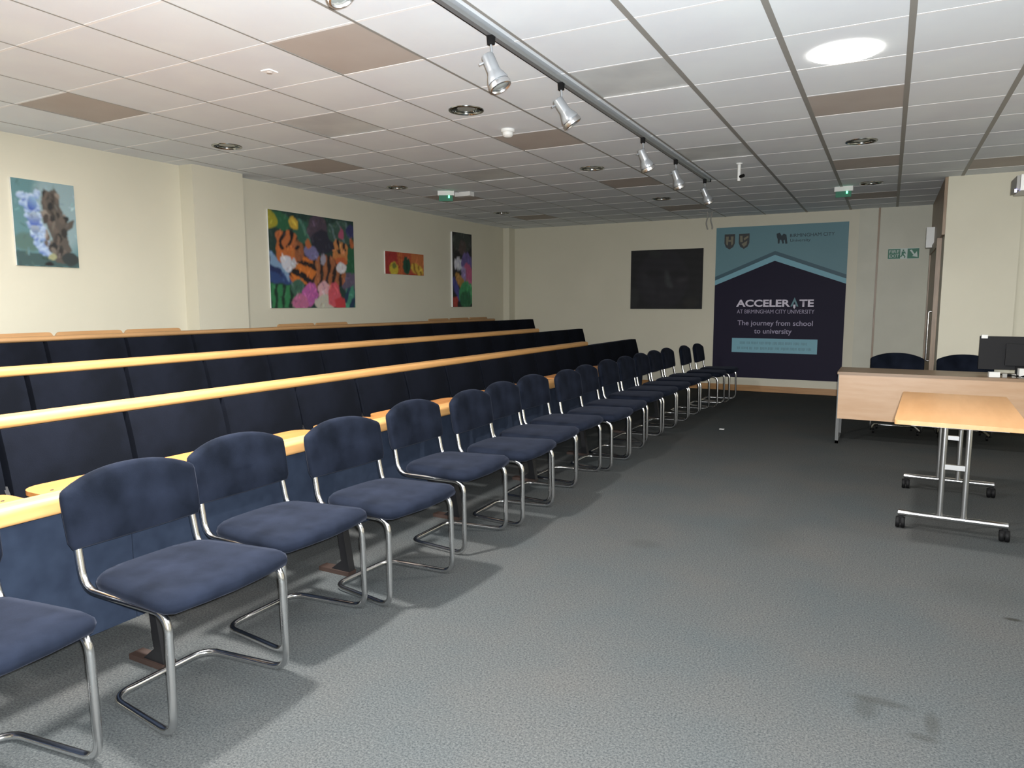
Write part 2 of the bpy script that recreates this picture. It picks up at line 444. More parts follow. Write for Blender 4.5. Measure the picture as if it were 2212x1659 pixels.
# glowing discs for the added lamps, unseen outside the frame
for (x, y) in DOWN[10:]:
    b = bmesh.new(); lathe(b, [(R_D + .012, CEIL - .002), (R_D - .02, CEIL - .008), (.05, CEIL - .014)], 24, c1=True, mat4=Matrix.Translation((x, y, 0)))
    tag(obj('downlight', b, 'lit', smooth=True), 'added glowing round ceiling lamp, unseen outside the picture', 'ceiling light', 'added lamps outside the picture')

# ------------------------------------------------------------------ spotlight track
TX = -1.83
t = empty('spotlight_track', (TX, 0, CEIL), label='long silver ceiling track that carries the spotlights', cat='lighting track')
b = bmesh.new()
prism(b, [(-.022, 0), (.022, 0), (.022, -.022), (.014, -.036), (-.014, -.036), (-.022, -.022)], 1, -.6, 8.05)
obj('rail', b, 'silver', t)
b = bmesh.new(); box(b, -.03, -.6, -.03, -.022, 8.04, -.012); obj('conductor_strip', b, 'black_metal', t)
b = bmesh.new(); box(b, -.02, 8.05, -.034, .02, 8.10, -.002); obj('end_cap', b, 'black', t, bevel=.003)
def spot(y, yaw, tilt, lab, drop=.085):
    e = empty('spotlight', (TX, y, CEIL - .036), label=lab, cat='spotlight', group='spotlights on the ceiling track')
    b = bmesh.new(); prism(b, [(-.018, 0), (.018, 0), (.011, -.042), (-.011, -.042)], 0, -.016, .016)
    obj('adaptor', b, 'black', e, bevel=.003)
    # slim bent stem
    b = bmesh.new(); tube(b, fillet([(0, 0, -.04), (.004, .002, -.04 - drop * .55), (0, -.012, -.04 - drop)], .03), .0065, 8)
    obj('stem', b, 'silver', e, smooth=True)
    # lamp body along a tilted axis: local -z is where the light points
    P = Vector((0, -.012, -.04 - drop))
    R = Matrix.Translation(P) @ Matrix.Rotation(yaw, 4, 'Z') @ Matrix.Rotation(tilt, 4, 'Y')
    b = bmesh.new()
    lathe(b, [(.004, .036), (.028, .034), (.032, .026), (.033, -.050), (.036, -.062), (.047, -.084), (.053, -.104), (.053, -.112), (.047, -.113), (.047, -.120)], 24, mat4=R, c0=True)
    obj('lamp_body', b, 'silver', e, smooth=True)
    b = bmesh.new(); lathe(b, [(.054, -.118), (.056, -.124), (.056, -.142), (.050, -.146), (.046, -.138)], 24, mat4=R)
    obj('bezel_ring', b, 'satin', e, smooth=True)
    b = bmesh.new(); lathe(b, [(.047, -.118), (.047, -.13), (.03, -.136), (.004, -.139)], 24, mat4=R, c1=True)
    obj('lens', b, 'lamp_glass', e, smooth=True)
    b = bmesh.new(); q = R @ Vector((-.026, 0, .01)); q2 = R @ Vector((-.055, 0, .012)); tube(b, [q, q2], .006, 8)
    obj('aiming_knob', b, 'silver', e)
SPL = [(2.04, .3, -.5, 'spotlight cut off by the top edge of the picture, nearest on the track'),
       (3.22, .2, -.42, 'largest whole silver spotlight, second nearest on the track'),
       (4.08, .6, -.62, 'silver spotlight above the brownish panel beyond the round detector'),
       (5.70, .9, -.50, 'silver spotlight in the middle of the track, right of an unlit downlight'),
       (6.70, .9, -.45, 'silver spotlight next to last on the far end of the track'),
       (7.88, .8, -.5, 'small silver spotlight at the far end of the track')]
for a in SPL: spot(*a)

# ------------------------------------------------------------------ small ceiling things
e = empty('smoke_detector', (-2.735, 5.075, CEIL), label='round white detector on the ceiling beyond the nearest unlit downlight', cat='smoke detector')
b = bmesh.new(); lathe(b, [(.055, 0), (.055, -.018), (.048, -.024)], 24, c1=True); obj('base', b, 'white', e, smooth=True)
b = bmesh.new(); lathe(b, [(.042, -.022), (.042, -.045), (.03, -.058), (.008, -.062)], 24, c1=True); obj('sensor_head', b, 'white', e, smooth=True)
e = empty('ceiling_sensor', (-3.306, 3.166, CEIL), label='tiny brownish square sensor in a ceiling tile left of the largest brownish panel', cat='sensor')
obj('face_plate', B(-.035, -.035, -.006, .035, .035, 0), 'bar_white', e, bevel=.003)
b = bmesh.new(); lathe(b, [(.02, -.006), (.016, -.014)], 16, c1=True); obj('sensor_eye', b, 'brown_tile', e)

def exit_unit(x, y, lab, rz):
    e = empty('exit_light', (x, y, CEIL), rz, label=lab, cat='exit light', group='green exit lights under the ceiling')
    obj('housing', B(-.10, -.03, -.055, .10, .03, 0), 'white', e, bevel=.006)
    obj('sign_plate', B(-.085, -.034, -.125, .085, -.026, -.055), 'sign_green', e, bevel=.002)
    obj('indicator', B(.03, -.040, -.085, .045, -.034, -.058), 'green_led', e)
exit_unit(-4.86, 7.42, 'small white exit unit with a green glow on the left of the ceiling', .5)
exit_unit(-.545, 9.40, 'small white exit unit with a green glow at the right, near the far wall', -.05)
e = empty('ceiling_box', (-4.72, 7.62, CEIL), label='flat white box on the ceiling beside the left exit unit', cat='box')
obj('housing', B(-.11, -.05, -.05, .11, .05, 0), 'white', e, bevel=.006)

e = empty('ceiling_camera', (-1.375, 7.35, CEIL), label='white ceiling bracket with a small black camera right of the spotlight track', cat='camera')
b = bmesh.new(); lathe(b, [(.03, 0), (.03, -.01), (.016, -.014), (.016, -.17)], 16, c1=True); obj('bracket', b, 'white', e, smooth=True)
b = bmesh.new(); tube(b, [(.01, 0, -.13), (.05, -.03, -.125)], .016, 12); obj('camera_body', b, 'black', e, smooth=True)

b = bmesh.new()
cz = CEIL
for (dx, ph) in ((-.022, 0), (.022, 1.4)):
    tube(b, [(-2.45 + dx * 1.5 + .012 * math.sin(ph + k * .9), 10.9 + .004 * k, cz - .002 - .033 * k) for k in range(9)], .011, 6)
tube(b, [(-2.60, 10.88, cz - .004), (-2.5, 10.9, cz - .02), (-2.44, 10.9, cz - .03), (-2.36, 10.9, cz - .004)], .006, 6)
tag(obj('hanging_cable', b, 'bar_grey', smooth=True), 'thin grey cables dangling from the ceiling left of the banner', 'cable')

# projector at the right edge
e = empty('projector', (1.05, 7.45, 2.40), label='grey and white projector hung at the right edge under the ceiling', cat='projector')
obj('body', B(-.14, -.18, -.07, .26, .18, .06), 'white', e, bevel=.012)
obj('side_panel', B(-.165, -.16, -.062, -.142, .16, .055), 'bar_grey', e, bevel=.005)
obj('indicator', B(-.176, -.165, -.08, -.162, -.15, -.055), 'violet_led', e)
b = bmesh.new(); lathe(b, [(.02, .06), (.02, CEIL - 2.40)], 12); obj('pole', b, 'white', e)

# ------------------------------------------------------------------ pictures
def S_(r, g, b, gain=1.0):
    return srgb(r, g, b, gain)[:3]
def inside(pts, u, v):
    c = False; j = len(pts) - 1
    for i in range(len(pts)):
        if (pts[i][1] > v) != (pts[j][1] > v) and u < (pts[j][0] - pts[i][0]) * (v - pts[i][1]) / (pts[j][1] - pts[i][1]) + pts[i][0]: c = not c
        j = i
    return c
def n2(u, v, s=1.0):
    return (math.sin(u * 37.1 * s + 3 * math.sin(v * 17.3 * s)) + math.sin(v * 41.7 * s + 2.3 * math.sin(u * 23.9 * s + 1.3)) + math.sin((u + v) * 61.3 * s + 1.7)) / 3
def paint_color(layers, u, v, warp, base):
    uu = u + warp * n2(u, v, .7); vv = v + warp * n2(v + .3, u, .7)
    col = base
    for L in layers:
        if L[0] == 'e':
            _, cx, cy, rx, ry, a, c = L[:7]
            dx, dy = uu - cx, vv - cy; ca, sa = math.cos(a), math.sin(a)
            x = (dx * ca + dy * sa) / rx; y = (-dx * sa + dy * ca) / ry
            d = x * x + y * y
            if d < 1:
                if len(L) > 7 and L[7][0] == 'stripe':
                    _, fx, fy, c2, th = L[7]
                    s = math.sin(uu * fx + vv * fy + .8 * math.sin(vv * 14 + uu * 5))
                    col = c2 if s > th else c
                elif len(L) > 7 and L[7][0] == 'blend':
                    k = min(1, (1 - d) * 2); col = tuple(col[i] * (1 - k) + c[i] * k for i in range(3))
                elif len(L) > 7 and L[7][0] == 'ball':
                    c2 = L[7][1]; k = max(0, min(1, .5 - y * .6)); col = tuple(c[i] * (1 - k) + c2[i] * k for i in range(3))
                else: col = c
        elif L[0] == 'p':
            if inside(L[1], uu, vv):
                if len(L) > 3:
                    _, fx, fy, c2, th = L[3]
                    col = c2 if math.sin(uu * fx + vv * fy) > th else L[2]
                else: col = L[2]
    j = 1 + .22 * n2(u * 3.2 + .1, v * 3.1, 1.9) + .12 * n2(v * 5 + .4, u * 6, 1.3)
    h = .10 * n2(u * 2.3, v * 2.7 + .5, 1.2)
    return tuple(max(0, min(.9, (c + .012) * (j + h * (k - 1)))) for k, c in enumerate(col))

def picture(name, lab, cat, origin, ud, w_, h_, depth, layers, base, nu, nv, warp=.012, edge='white', strokes=0, blur=1):
    """origin = bottom-left corner on the wall as seen; ud = unit vector to the right as seen; outward = ud x up"""
    ud = Vector(ud); up = Vector((0, 0, 1)); out = ud.cross(up)
    e = empty(name, Vector(origin) + ud * (w_ / 2), label=lab, cat=cat)
    o_ = Vector(origin) - e.location
    b = bmesh.new()
    def P(a, c, d): return o_ + ud * a + up * c + out * d
    vs = [[b.verts.new(P(w_ * i / nu, h_ * j / nv, depth)) for i in range(nu + 1)] for j in range(nv + 1)]
    lay = b.loops.layers.float_color.new('paint')
    grid = [[paint_color(layers, i / nu, 1 - j / nv, warp, base) for i in range(nu + 1)] for j in range(nv + 1)]
    rs = random.Random(len(layers) * 7 + nu)
    if strokes:                                     # short brush strokes in tones of the paint beneath
        for _ in range(strokes):
            ci, cj = rs.randrange(nu + 1), rs.randrange(nv + 1)
            c = grid[cj][ci]; k = rs.uniform(.55, 1.6); t_ = [k * rs.uniform(.88, 1.12) for _q in range(3)]
            c = tuple(min(.8, (c[q] + .01) * t_[q]) for q in range(3))
            a = rs.uniform(-.6, .6) + math.pi / 2 * (rs.random() < .75); L_ = rs.uniform(2, 4.5); W_ = rs.uniform(.5, 1.0)
            ca, sa = math.cos(a), math.sin(a); q = int(L_) + 1
            for jj in range(max(0, cj - q), min(nv, cj + q) + 1):
                for ii in range(max(0, ci - q), min(nu, ci + q) + 1):
                    dx, dy = ii - ci, jj - cj
                    if ((dx * ca + dy * sa) / L_) ** 2 + ((-dx * sa + dy * ca) / W_) ** 2 < 1: grid[jj][ii] = c
    for _ in range(blur):
        g2 = [[None] * (nu + 1) for _q in range(nv + 1)]
        for j in range(nv + 1):
            for i in range(nu + 1):
                nb = [grid[jj][ii] for jj in (max(0, j - 1), j, min(nv, j + 1)) for ii in (max(0, i - 1), i, min(nu, i + 1))]
                g2[j][i] = tuple(sum(c[q] for c in nb) / 9 for q in range(3))
        grid = g2
    idx = {}
    for j in range(nv + 1):
        for i in range(nu + 1): idx[vs[j][i]] = (i, j)
    for j in range(nv):
        for i in range(nu):
            f = b.faces.new([vs[j][i], vs[j][i + 1], vs[j + 1][i + 1], vs[j + 1][i]])
            for l in f.loops:
                i_, j_ = idx[l.vert]
                l[lay] = (*grid[j_][i_], 1)
    obj('canvas', b, 'paint', e)
    b = bmesh.new(); pts = [P(0, 0, .002), P(w_, 0, .002), P(w_, h_, .002), P(0, h_, .002), P(0, 0, depth - .001), P(w_, 0, depth - .001), P(w_, h_, depth - .001), P(0, h_, depth - .001)]
    v = [b.verts.new(p) for p in pts]
    for f in [(0, 3, 2, 1), (0, 1, 5, 4), (1, 2, 6, 5), (2, 3, 7, 6), (3, 0, 4, 7), (4, 5, 6, 7)]: b.faces.new([v[i] for i in f])
    obj('stretcher', b, edge, e)
    return e
UL = (0, 1, 0)
G = 1.0
g1 = 1.0
# painting of blue bubbles and brown bark
bub = []
rr = random.Random(3)
for k in range(95):
    tt = rr.random(); cx = .25 + .22 * tt ** 1.6 + rr.uniform(-.14, .15) * (1.05 - .6 * tt); cy = .14 + .73 * tt
    r_ = rr.uniform(.032, .058)
    c_ = rr.choice([(92, 122, 176), (120, 146, 190), (140, 160, 196), (78, 104, 168)])
    bub.append(('e', cx, cy, r_, r_ * .75, rr.uniform(-.5, .5), S_(*c_, g1), ('ball', S_(178, 196, 216, g1))))
bub += [('e', .30, .27, .075, .085, .5, S_(60, 84, 158, g1), ('ball', S_(130, 160, 190, g1))),
        ('e', .31, .45, .095, .085, 0, S_(66, 92, 170, g1), ('ball', S_(150, 165, 178, g1))), ('e', .32, .57, .07, .05, 0, S_(110, 128, 160, g1), ('ball', S_(150, 160, 172, g1)))]
bark = [('p', [(.50, .08), (.60, .11), (.68, .06), (.74, .16), (.74, .28), (.80, .38), (.86, .46), (.97, .40), (.93, .52), (.82, .57), (.86, .72), (.90, .80), (.78, .86), (.86, .98), (.62, .94), (.55, .80), (.58, .68), (.52, .52), (.46, .35), (.44, .22), (.52, .2)], S_(84, 78, 72, g1))]
for k in range(46):
    cx = rr.uniform(.48, .84); cy = rr.uniform(.12, .9)
    if cx > .75 and cy < .4: continue
    c = rr.choice([(48, 46, 44), (110, 102, 94), (134, 124, 114), (66, 60, 56), (38, 40, 40), (96, 86, 78)])
    bark.append(('e', cx, cy, rr.uniform(.02, .06), rr.uniform(.03, .07), rr.uniform(-.6, .6), S_(*c, g1)))
L1 = [('e', .75, .3, .5, .6, 0, S_(136, 158, 162, g1), ('blend',)), ('p', [(0, .82), (.45, .86), (1, .86), (1, 1), (0, 1)], S_(62, 84, 84, g1)), ('e', .2, .72, .3, .12, 0, S_(84, 110, 104, g1), ('blend',))] + \
     bub + bark + [('e', .86, .9, .14, .08, 0, S_(50, 56, 56, g1)), ('e', .56, .88, .07, .04, 0, S_(150, 152, 116, g1)), ('e', .50, .97, .08, .025, 0, S_(34, 34, 34, g1))]
picture('painting', 'tall painting of blue bubbles beside brown bark, at the far left on the cream wall', 'painting', (XL, 3.235, 1.72), UL, .50, .70, .02, L1, S_(92, 128, 132, g1), 78, 108, .008, strokes=50)
# painting of two tigers among flowers
O1, O2, K = S_(180, 100, 48), S_(196, 110, 44), S_(24, 20, 22)
L2 = [('e', .40, .2, .14, .12, 0, S_(44, 88, 70)), ('e', .12, .10, .14, .09, .3, S_(40, 92, 62)), ('e', .02, .10, .07, .09, 0, S_(150, 144, 44)),
      ('p', [(.30, .05), (.34, .05), (.50, .30), (.48, .32)], S_(76, 118, 104)), ('e', .27, .11, .045, .065, 0, S_(192, 158, 58)),
      ('e', .55, .15, .12, .17, 0, S_(74, 62, 74)), ('e', .60, .28, .14, .13, 0, S_(40, 40, 54)), ('e', .83, .15, .17, .14, 0, S_(56, 82, 72), ('stripe', 60, -30, S_(98, 118, 120), .8)),
      ('e', .83, .16, .038, .05, 0, S_(164, 80, 104)), ('e', .96, .12, .05, .08, 0, S_(48, 50, 92)), ('e', .97, .30, .03, .1, 0, S_(168, 92, 48)),
      ('e', .93, .48, .13, .17, 0, S_(34, 88, 58)), ('e', .95, .72, .15, .12, .3, S_(92, 82, 102)),
      ('p', [(0, .40), (.12, .52), (.26, .62), (.27, .74), (0, .74)], S_(44, 66, 112)), ('p', [(0, .42), (.07, .47), (.21, .66), (.20, .72), (.1, .6), (0, .56)], S_(120, 148, 176)), ('p', [(0, .55), (.1, .6), (.13, .68), (0, .60)], S_(32, 44, 84)),
      ('e', .44, .62, .24, .20, 0, O1, ('stripe', 22, -34, K, .25)), ('e', .62, .62, .26, .20, 0, S_(150, 92, 58), ('stripe', 74, 6, S_(40, 28, 26), .2)), ('e', .36, .60, .14, .15, 0, O2, ('stripe', 20, -36, K, .3)),
      ('e', .46, .40, .08, .07, .6, S_(112, 108, 146)), ('e', .60, .46, .03, .06, 0, S_(150, 146, 160)), ('e', .42, .30, .03, .06, -.2, S_(170, 98, 56)),
      ('e', .20, .38, .13, .17, .2, O1), ('e', .20, .28, .13, .09, .2, S_(176, 100, 56), ('stripe', 70, 18, K, .2)), ('e', .32, .40, .06, .10, 0, S_(140, 84, 52)), ('e', .13, .37, .035, .02, .5, K), ('e', .29, .36, .03, .02, -.4, K),
      ('e', .18, .54, .06, .09, -.3, S_(198, 198, 206)), ('e', .26, .53, .035, .05, 0, S_(178, 178, 184)),
      ('e', .82, .38, .10, .12, 0, S_(184, 118, 66)), ('e', .82, .31, .10, .07, 0, S_(186, 124, 72), ('stripe', 80, 0, K, .3)), ('e', .82, .47, .08, .05, 0, S_(180, 92, 52)), ('e', .83, .55, .065, .06, 0, S_(204, 200, 204)),
      ('p', [(0, .75), (.24, .75), (.24, 1), (0, 1)], S_(48, 116, 72), ('stripe', 78, 4, S_(20, 44, 32), .35)), ('e', .30, .80, .08, .10, 0, S_(58, 92, 76)),
      ('e', .43, .85, .085, .13, .2, S_(172, 88, 150)), ('e', .32, .94, .09, .09, 0, S_(176, 100, 134)), ('e', .60, .85, .08, .15, .1, S_(206, 160, 164)), ('e', .60, .95, .12, .09, 0, S_(184, 178, 164)),
      ('e', .73, .86, .08, .14, 0, S_(196, 82, 92)), ('e', .80, .95, .08, .08, 0, S_(182, 56, 62)), ('p', [(.87, .78), (1, .74), (1, 1), (.87, 1)], S_(64, 128, 106), ('stripe', 60, 20, S_(30, 52, 78), 0.1))]
picture('painting', 'large painting of two tigers among flowers, on the left wall beyond the column', 'painting', (XL, 5.905, 1.355), UL, 1.455, 1.12, .02, L2, S_(30, 56, 50), 156, 120, .016, strokes=420)
L3 = [('p', [(0, 0), (.34, 0), (.30, 1), (0, 1)], S_(150, 44, 40)), ('p', [(.30, 0), (.42, 0), (.42, 1), (.32, 1)], S_(190, 104, 52), ('stripe', 120, 0, S_(150, 60, 36), .4)), ('p', [(.66, 0), (1, 0), (1, 1), (.66, 1)], S_(180, 104, 56)),
      ('e', .21, .76, .11, .32, 0, S_(190, 168, 52)), ('e', .22, .62, .05, .14, 0, S_(104, 112, 50)), ('e', .54, .58, .10, .40, 0, S_(24, 70, 50)), ('e', .54, .6, .012, .34, 0, S_(16, 40, 30)), ('e', .82, .72, .15, .30, -.3, S_(198, 164, 62), ('stripe', 52, -9, S_(134, 92, 34), .45)), ('p', [(.62, .8), (.8, 1), (.62, 1)], S_(160, 60, 44))]
picture('painting', 'small wide red and orange painting between the tigers and the narrow one', 'painting', (XL, 8.015, 1.825), UL, .93, .315, .02, L3, S_(168, 76, 44), 84, 36, .012, strokes=40)
L4 = [('e', .5, .12, .5, .14, 0, S_(50, 56, 52)), ('e', .52, .2, .2, .1, 0, S_(72, 60, 58)), ('e', .28, .42, .2, .09, 0, S_(196, 196, 206)), ('e', .72, .40, .28, .14, 0, S_(96, 82, 138)), ('e', .82, .55, .24, .14, .3, S_(176, 84, 122)), ('e', .55, .56, .14, .12, .4, S_(140, 124, 168)),
      ('e', .38, .65, .28, .08, .3, S_(166, 124, 60)), ('e', .2, .76, .26, .08, .6, S_(70, 70, 138)), ('e', .72, .82, .42, .17, 0, S_(58, 140, 88)), ('e', .66, .9, .3, .12, 0, S_(34, 96, 62)), ('p', [(0, .88), (.28, .88), (.22, 1), (0, 1)], S_(160, 60, 50))]
picture('painting', 'narrow upright dark painting with white, purple and green shapes, near the far left corner', 'painting', (XL, 9.73, 1.35), UL, .60, 1.205, .035, L4, S_(24, 24, 26), 50, 100, .018, strokes=260)
gd = 1.2
L5 = [('e', .45, .5, .36, .5, 0, S_(27, 26, 31, gd)), ('e', .24, .5, .10, .16, 0, S_(33, 32, 37, gd), ('blend',)), ('e', .30, .68, .06, .12, 0, S_(33, 32, 37, gd), ('blend',)),
      ('e', .66, .42, .13, .08, 0, S_(19, 18, 22, gd)), ('e', .34, .40, .13, .07, 0, S_(21, 20, 24, gd)), ('p', [(.49, .36), (.51, .34), (.60, .62), (.57, .66), (.50, .60)], S_(48, 50, 52, gd)), ('e', .72, .52, .09, .05, -.2, S_(42, 40, 44, gd), ('blend',)),
      ('e', .47, .78, .10, .03, 0, S_(36, 34, 38, gd), ('blend',)), ('e', .35, .07, .10, .08, .4, S_(32, 34, 34, gd), ('blend',)), ('e', .05, .8, .08, .2, 0, S_(32, 34, 34, gd), ('blend',)), ('e', .85, .9, .12, .1, 0, S_(31, 30, 28, gd), ('blend',))]
picture('painting', 'very dark painting of a face on the far wall, left of the banner', 'painting', (-3.92, YF, 1.31), (1, 0, 0), 1.212, .98, .03, L5, S_(20, 20, 22, gd), 60, 50, .008, edge='black')

# ------------------------------------------------------------------ banner
BX0, BX1, BZ0, BZ1 = -2.51, -.585, .215, 2.60
BW, BH = BX1 - BX0, BZ1 - BZ0
ban = empty('banner', ((BX0 + BX1) / 2, YF - .003, BZ0), label='tall teal and navy wall banner reading ACCELERATE on the far wall', cat='banner')
def bp_(u, v):  # u, v in 0..1 (v from the top) -> local x, z
    return ((u - .5) * BW, (1 - v) * BH)
def flat(name, polys, m, d, parent=ban, d0=.0, label=None):
    b = bmesh.new()
    for pl in polys:
        prism(b, [bp_(*p) for p in pl], 1, -d, -d0)
    o = obj(name, b, m, parent)
    if label: o['label'] = label
    return o
flat('backing', [[(0, 0), (1, 0), (1, 1), (0, 1)]], 'teal', .006)
flat('chevron_shadow', [[(0, .325), (.47, .165), (1, .325), (1, .35), (.47, .19), (0, .35)]], 'teal_dark', .0068, d0=.006)
flat('chevron', [[(0, .35), (.47, .19), (1, .35), (1, .382), (.47, .228), (0, .382)]], 'teal_light', .0068, d0=.006)
flat('lower_field', [[(0, .382), (.47, .228), (1, .382), (1, 1), (0, 1)]], 'navy', .0068, d0=.006)
flat('text_box', [[(.155, .735), (.815, .735), (.815, .83), (.155, .83)]], 'teal_light', .0078, d0=.0068)
def text(name, s, u, v, hgt, m, width=None, d=.0082, parent=ban, pf=bp_, bold=0.0, ybase=0.0):
    c = bpy.data.curves.new(name, 'FONT'); c.body = s; c.size = 1.0; c.align_x = 'LEFT'; c.extrude = 0; c.offset = bold
    c.resolution_u = 3
    o = bpy.data.objects.new(name, c); COL.objects.link(o)
    dg = bpy.context.evaluated_depsgraph_get(); me = bpy.data.meshes.new_from_object(o.evaluated_get(dg))
    bpy.data.objects.remove(o); bpy.data.curves.remove(c)
    xs = [p.co.x for p in me.vertices]; ys = [p.co.y for p in me.vertices]
    x0, x1 = min(xs), max(xs); cap = .7
    sz = hgt / cap; sx = (width / (x1 - x0)) if width else sz
    cx, cz_ = pf(u, v)
    for p in me.vertices:
        X, Y = p.co.x, p.co.y
        p.co = Vector((cx + (X - (x0 + x1) / 2) * sx, -d - ybase, cz_ + (Y - cap / 2) * sz))
    me.materials.clear(); me.materials.append(MAT[m])
    ob = bpy.data.objects.new(name, me); COL.objects.link(ob); ob.parent = parent; return ob
# ACCELERATE with an arrow for the second A
text('lettering', 'ACCELER', .390, .502, .105, 'ban_text', .42 * BW, bold=.03)
text('lettering', 'TE', .722, .502, .105, 'ban_text', .107 * BW, bold=.03)
flat('arrow_letter', [[(.602, .524), (.632, .465), (.662, .524), (.648, .524), (.632, .492), (.616, .524)]], 'teal', .0086, d0=.0068)
flat('arrow_tail', [[(.624, .512), (.640, .512), (.640, .53), (.632, .54), (.624, .53)]], 'ban_text', .0084, d0=.0068)
text('lettering', 'AT BIRMINGHAM CITY UNIVERSITY', .485, .557, .062, 'ban_text2', .595 * BW)
text('lettering', 'The journey from school', .485, .632, .078, 'ban_text2', .58 * BW, bold=.008)
text('lettering', 'to university', .475, .685, .078, 'ban_text2', .29 * BW, bold=.008)
# two lines of print too small to read
rr = random.Random(5); strokes = []
for (v0, u0, u1) in ((.757, .22, .74), (.792, .2, .76)):
    u = u0
    while u < u1:
        wl = rr.uniform(.02, .055); x = u
        while x < u + wl:
            strokes.append([(x, v0), (x + .004, v0), (x + .004, v0 + rr.uniform(.012, .02)), (x, v0 + .018)]); x += .009
        u += wl + .014
flat('small_print', strokes, 'teal', .0084, d0=.0078)
# crests
def shield(u, v, w_, h_):
    return [(u - w_, v - h_), (u + w_, v - h_), (u + w_, v + h_ * .2), (u + w_ * .7, v + h_ * .7), (u, v + h_), (u - w_ * .7, v + h_ * .7), (u - w_, v + h_ * .2)]
for (u, kind_) in ((.11, 0), (.225, 1)):
    s = obj('crest', prism(bmesh.new(), [bp_(*p) for p in shield(u, .095, .042, .05)], 1, -.0070, -.006), 'crest_dark', ban)
    b = bmesh.new()
    if kind_ == 0:
        for pl in ([(u - .03, .06), (u - .008, .06), (u - .014, .12), (u - .028, .11)], [(u + .03, .06), (u + .008, .06), (u + .014, .12), (u + .028, .11)], [(u - .01, .082), (u + .01, .082), (u + .01, .095), (u - .01, .095)]):
            prism(b, [bp_(*p) for p in pl], 1, -.0076, -.0070)
    else:
        for pl in ([(u - .034, .058), (u - .014, .058), (u - .01, .1), (u - .03, .1)], [(u - .004, .075), (u + .033, .058), (u + .033, .072), (u, .09)], [(u - .02, .112), (u + .026, .092), (u + .02, .118), (u, .132)]):
            prism(b, [bp_(*p) for p in pl], 1, -.0076, -.0070)
    obj('crest_pattern', b, 'crest_gold', s)
# stylised rampant beast mark next to the university name
flat('emblem', [[(.475, .055), (.50, .05), (.515, .07), (.53, .055), (.55, .065), (.555, .09), (.56, .12), (.545, .122), (.538, .095), (.53, .1), (.535, .118), (.522, .12), (.512, .095), (.503, .095), (.5, .118), (.487, .118), (.485, .09), (.478, .075)]], 'teal_ink', .0072, d0=.006)
text('lettering', 'BIRMINGHAM CITY', .74, .070, .052, 'teal_ink', .325 * BW, d=.0066)
text('lettering', 'University', .655, .101, .044, 'teal_ink', .15 * BW, d=.0066)

# ------------------------------------------------------------------ far right corner: riser door, sign, side door
e = struct('door_1', B(-.175, YF - .025, 0, .49, YF - .001, CEIL), 'wall2', bevel=.002)
struct('trim_4', B(-.203, YF - .028, 0, -.178, YF, CEIL), 'door_wood')
sg = empty('exit_sign', (.14, YF - .025, 2.03), label='green and white fire exit sign high on the far wall right of the banner', cat='sign')
SW, SH = .39, .15
def sp(u, v): return ((u - .5) * SW, (1 - v) * SH)
obj('plate', B(-SW / 2, -.006, 0, SW / 2, 0, SH), 'sign_white', sg, bevel=.001)
def sflat(name, polys, m, d, d0=.006):
    b = bmesh.new()
    for pl in polys: prism(b, [sp(*p) for p in pl], 1, -d, -d0)
    return obj(name, b, m, sg)
sflat('green_field', [[(.0, .04), (.40, .04), (.40, .96), (.0, .96)], [(.63, .04), (1, .04), (1, .96), (.63, .96)]], 'sign_green', .0068)
text('lettering', 'FIRE', .2, .3, .045, 'sign_white', .33 * SW, d=.0072, parent=sg, pf=sp)
text('lettering', 'EXIT', .2, .7, .045, 'sign_white', .33 * SW, d=.0072, parent=sg, pf=sp)
b_ = [[(.47, .12), (.52, .12), (.52, .26), (.47, .26)], [(.44, .3), (.55, .3), (.58, .5), (.55, .52), (.52, .42), (.51, .58), (.57, .74), (.56, .92), (.53, .92), (.53, .77), (.48, .64), (.45, .78), (.40, .84), (.40, .78), (.44, .62)]]
sflat('running_man', b_, 'sign_green', .0068)
sflat('arrow', [[(.70, .2), (.76, .14), (.86, .55), (.93, .3), (.96, .85), (.78, .75), (.83, .66)]], 'sign_white', .0076, .0068)

dr = struct('door_2', B(XC - .035, YN + .55, 0, XC - .001, YF - .42, 2.05), 'door_wood', bevel=.003)
b = bmesh.new()
box(b, XC - .05, YN + .45, 0, XC - .001, YN + .55, 2.15); box(b, XC - .05, YF - .42, 0, XC - .001, YF - .32, 2.15); box(b, XC - .05, YN + .55, 2.05, XC - .001, YF - .42, 2.15)
struct('trim_5', b, 'door_wood')
struct('trim_6', B(XC - .03, YN + .01, 2.15, XC - .001, YF - .03, CEIL - .002), 'door_wood')
b = bmesh.new(); hx, hy = XC - .033, YN + .75
tube(b, fillet([(hx, hy, .7), (hx - .04, hy, .7), (hx - .04, hy, 1.3), (hx, hy, 1.3)], .02), .01, 10); obj('door_handle', b, 'chrome', dr, smooth=True)
eb = empty('wall_box', (XC - .005, 10.9, 2.13), label='small white box on the wall above the dark side door', cat='box')
obj('housing', B(-.115, -.11, -.01, 0, .11, .25), 'white', eb, bevel=.008)

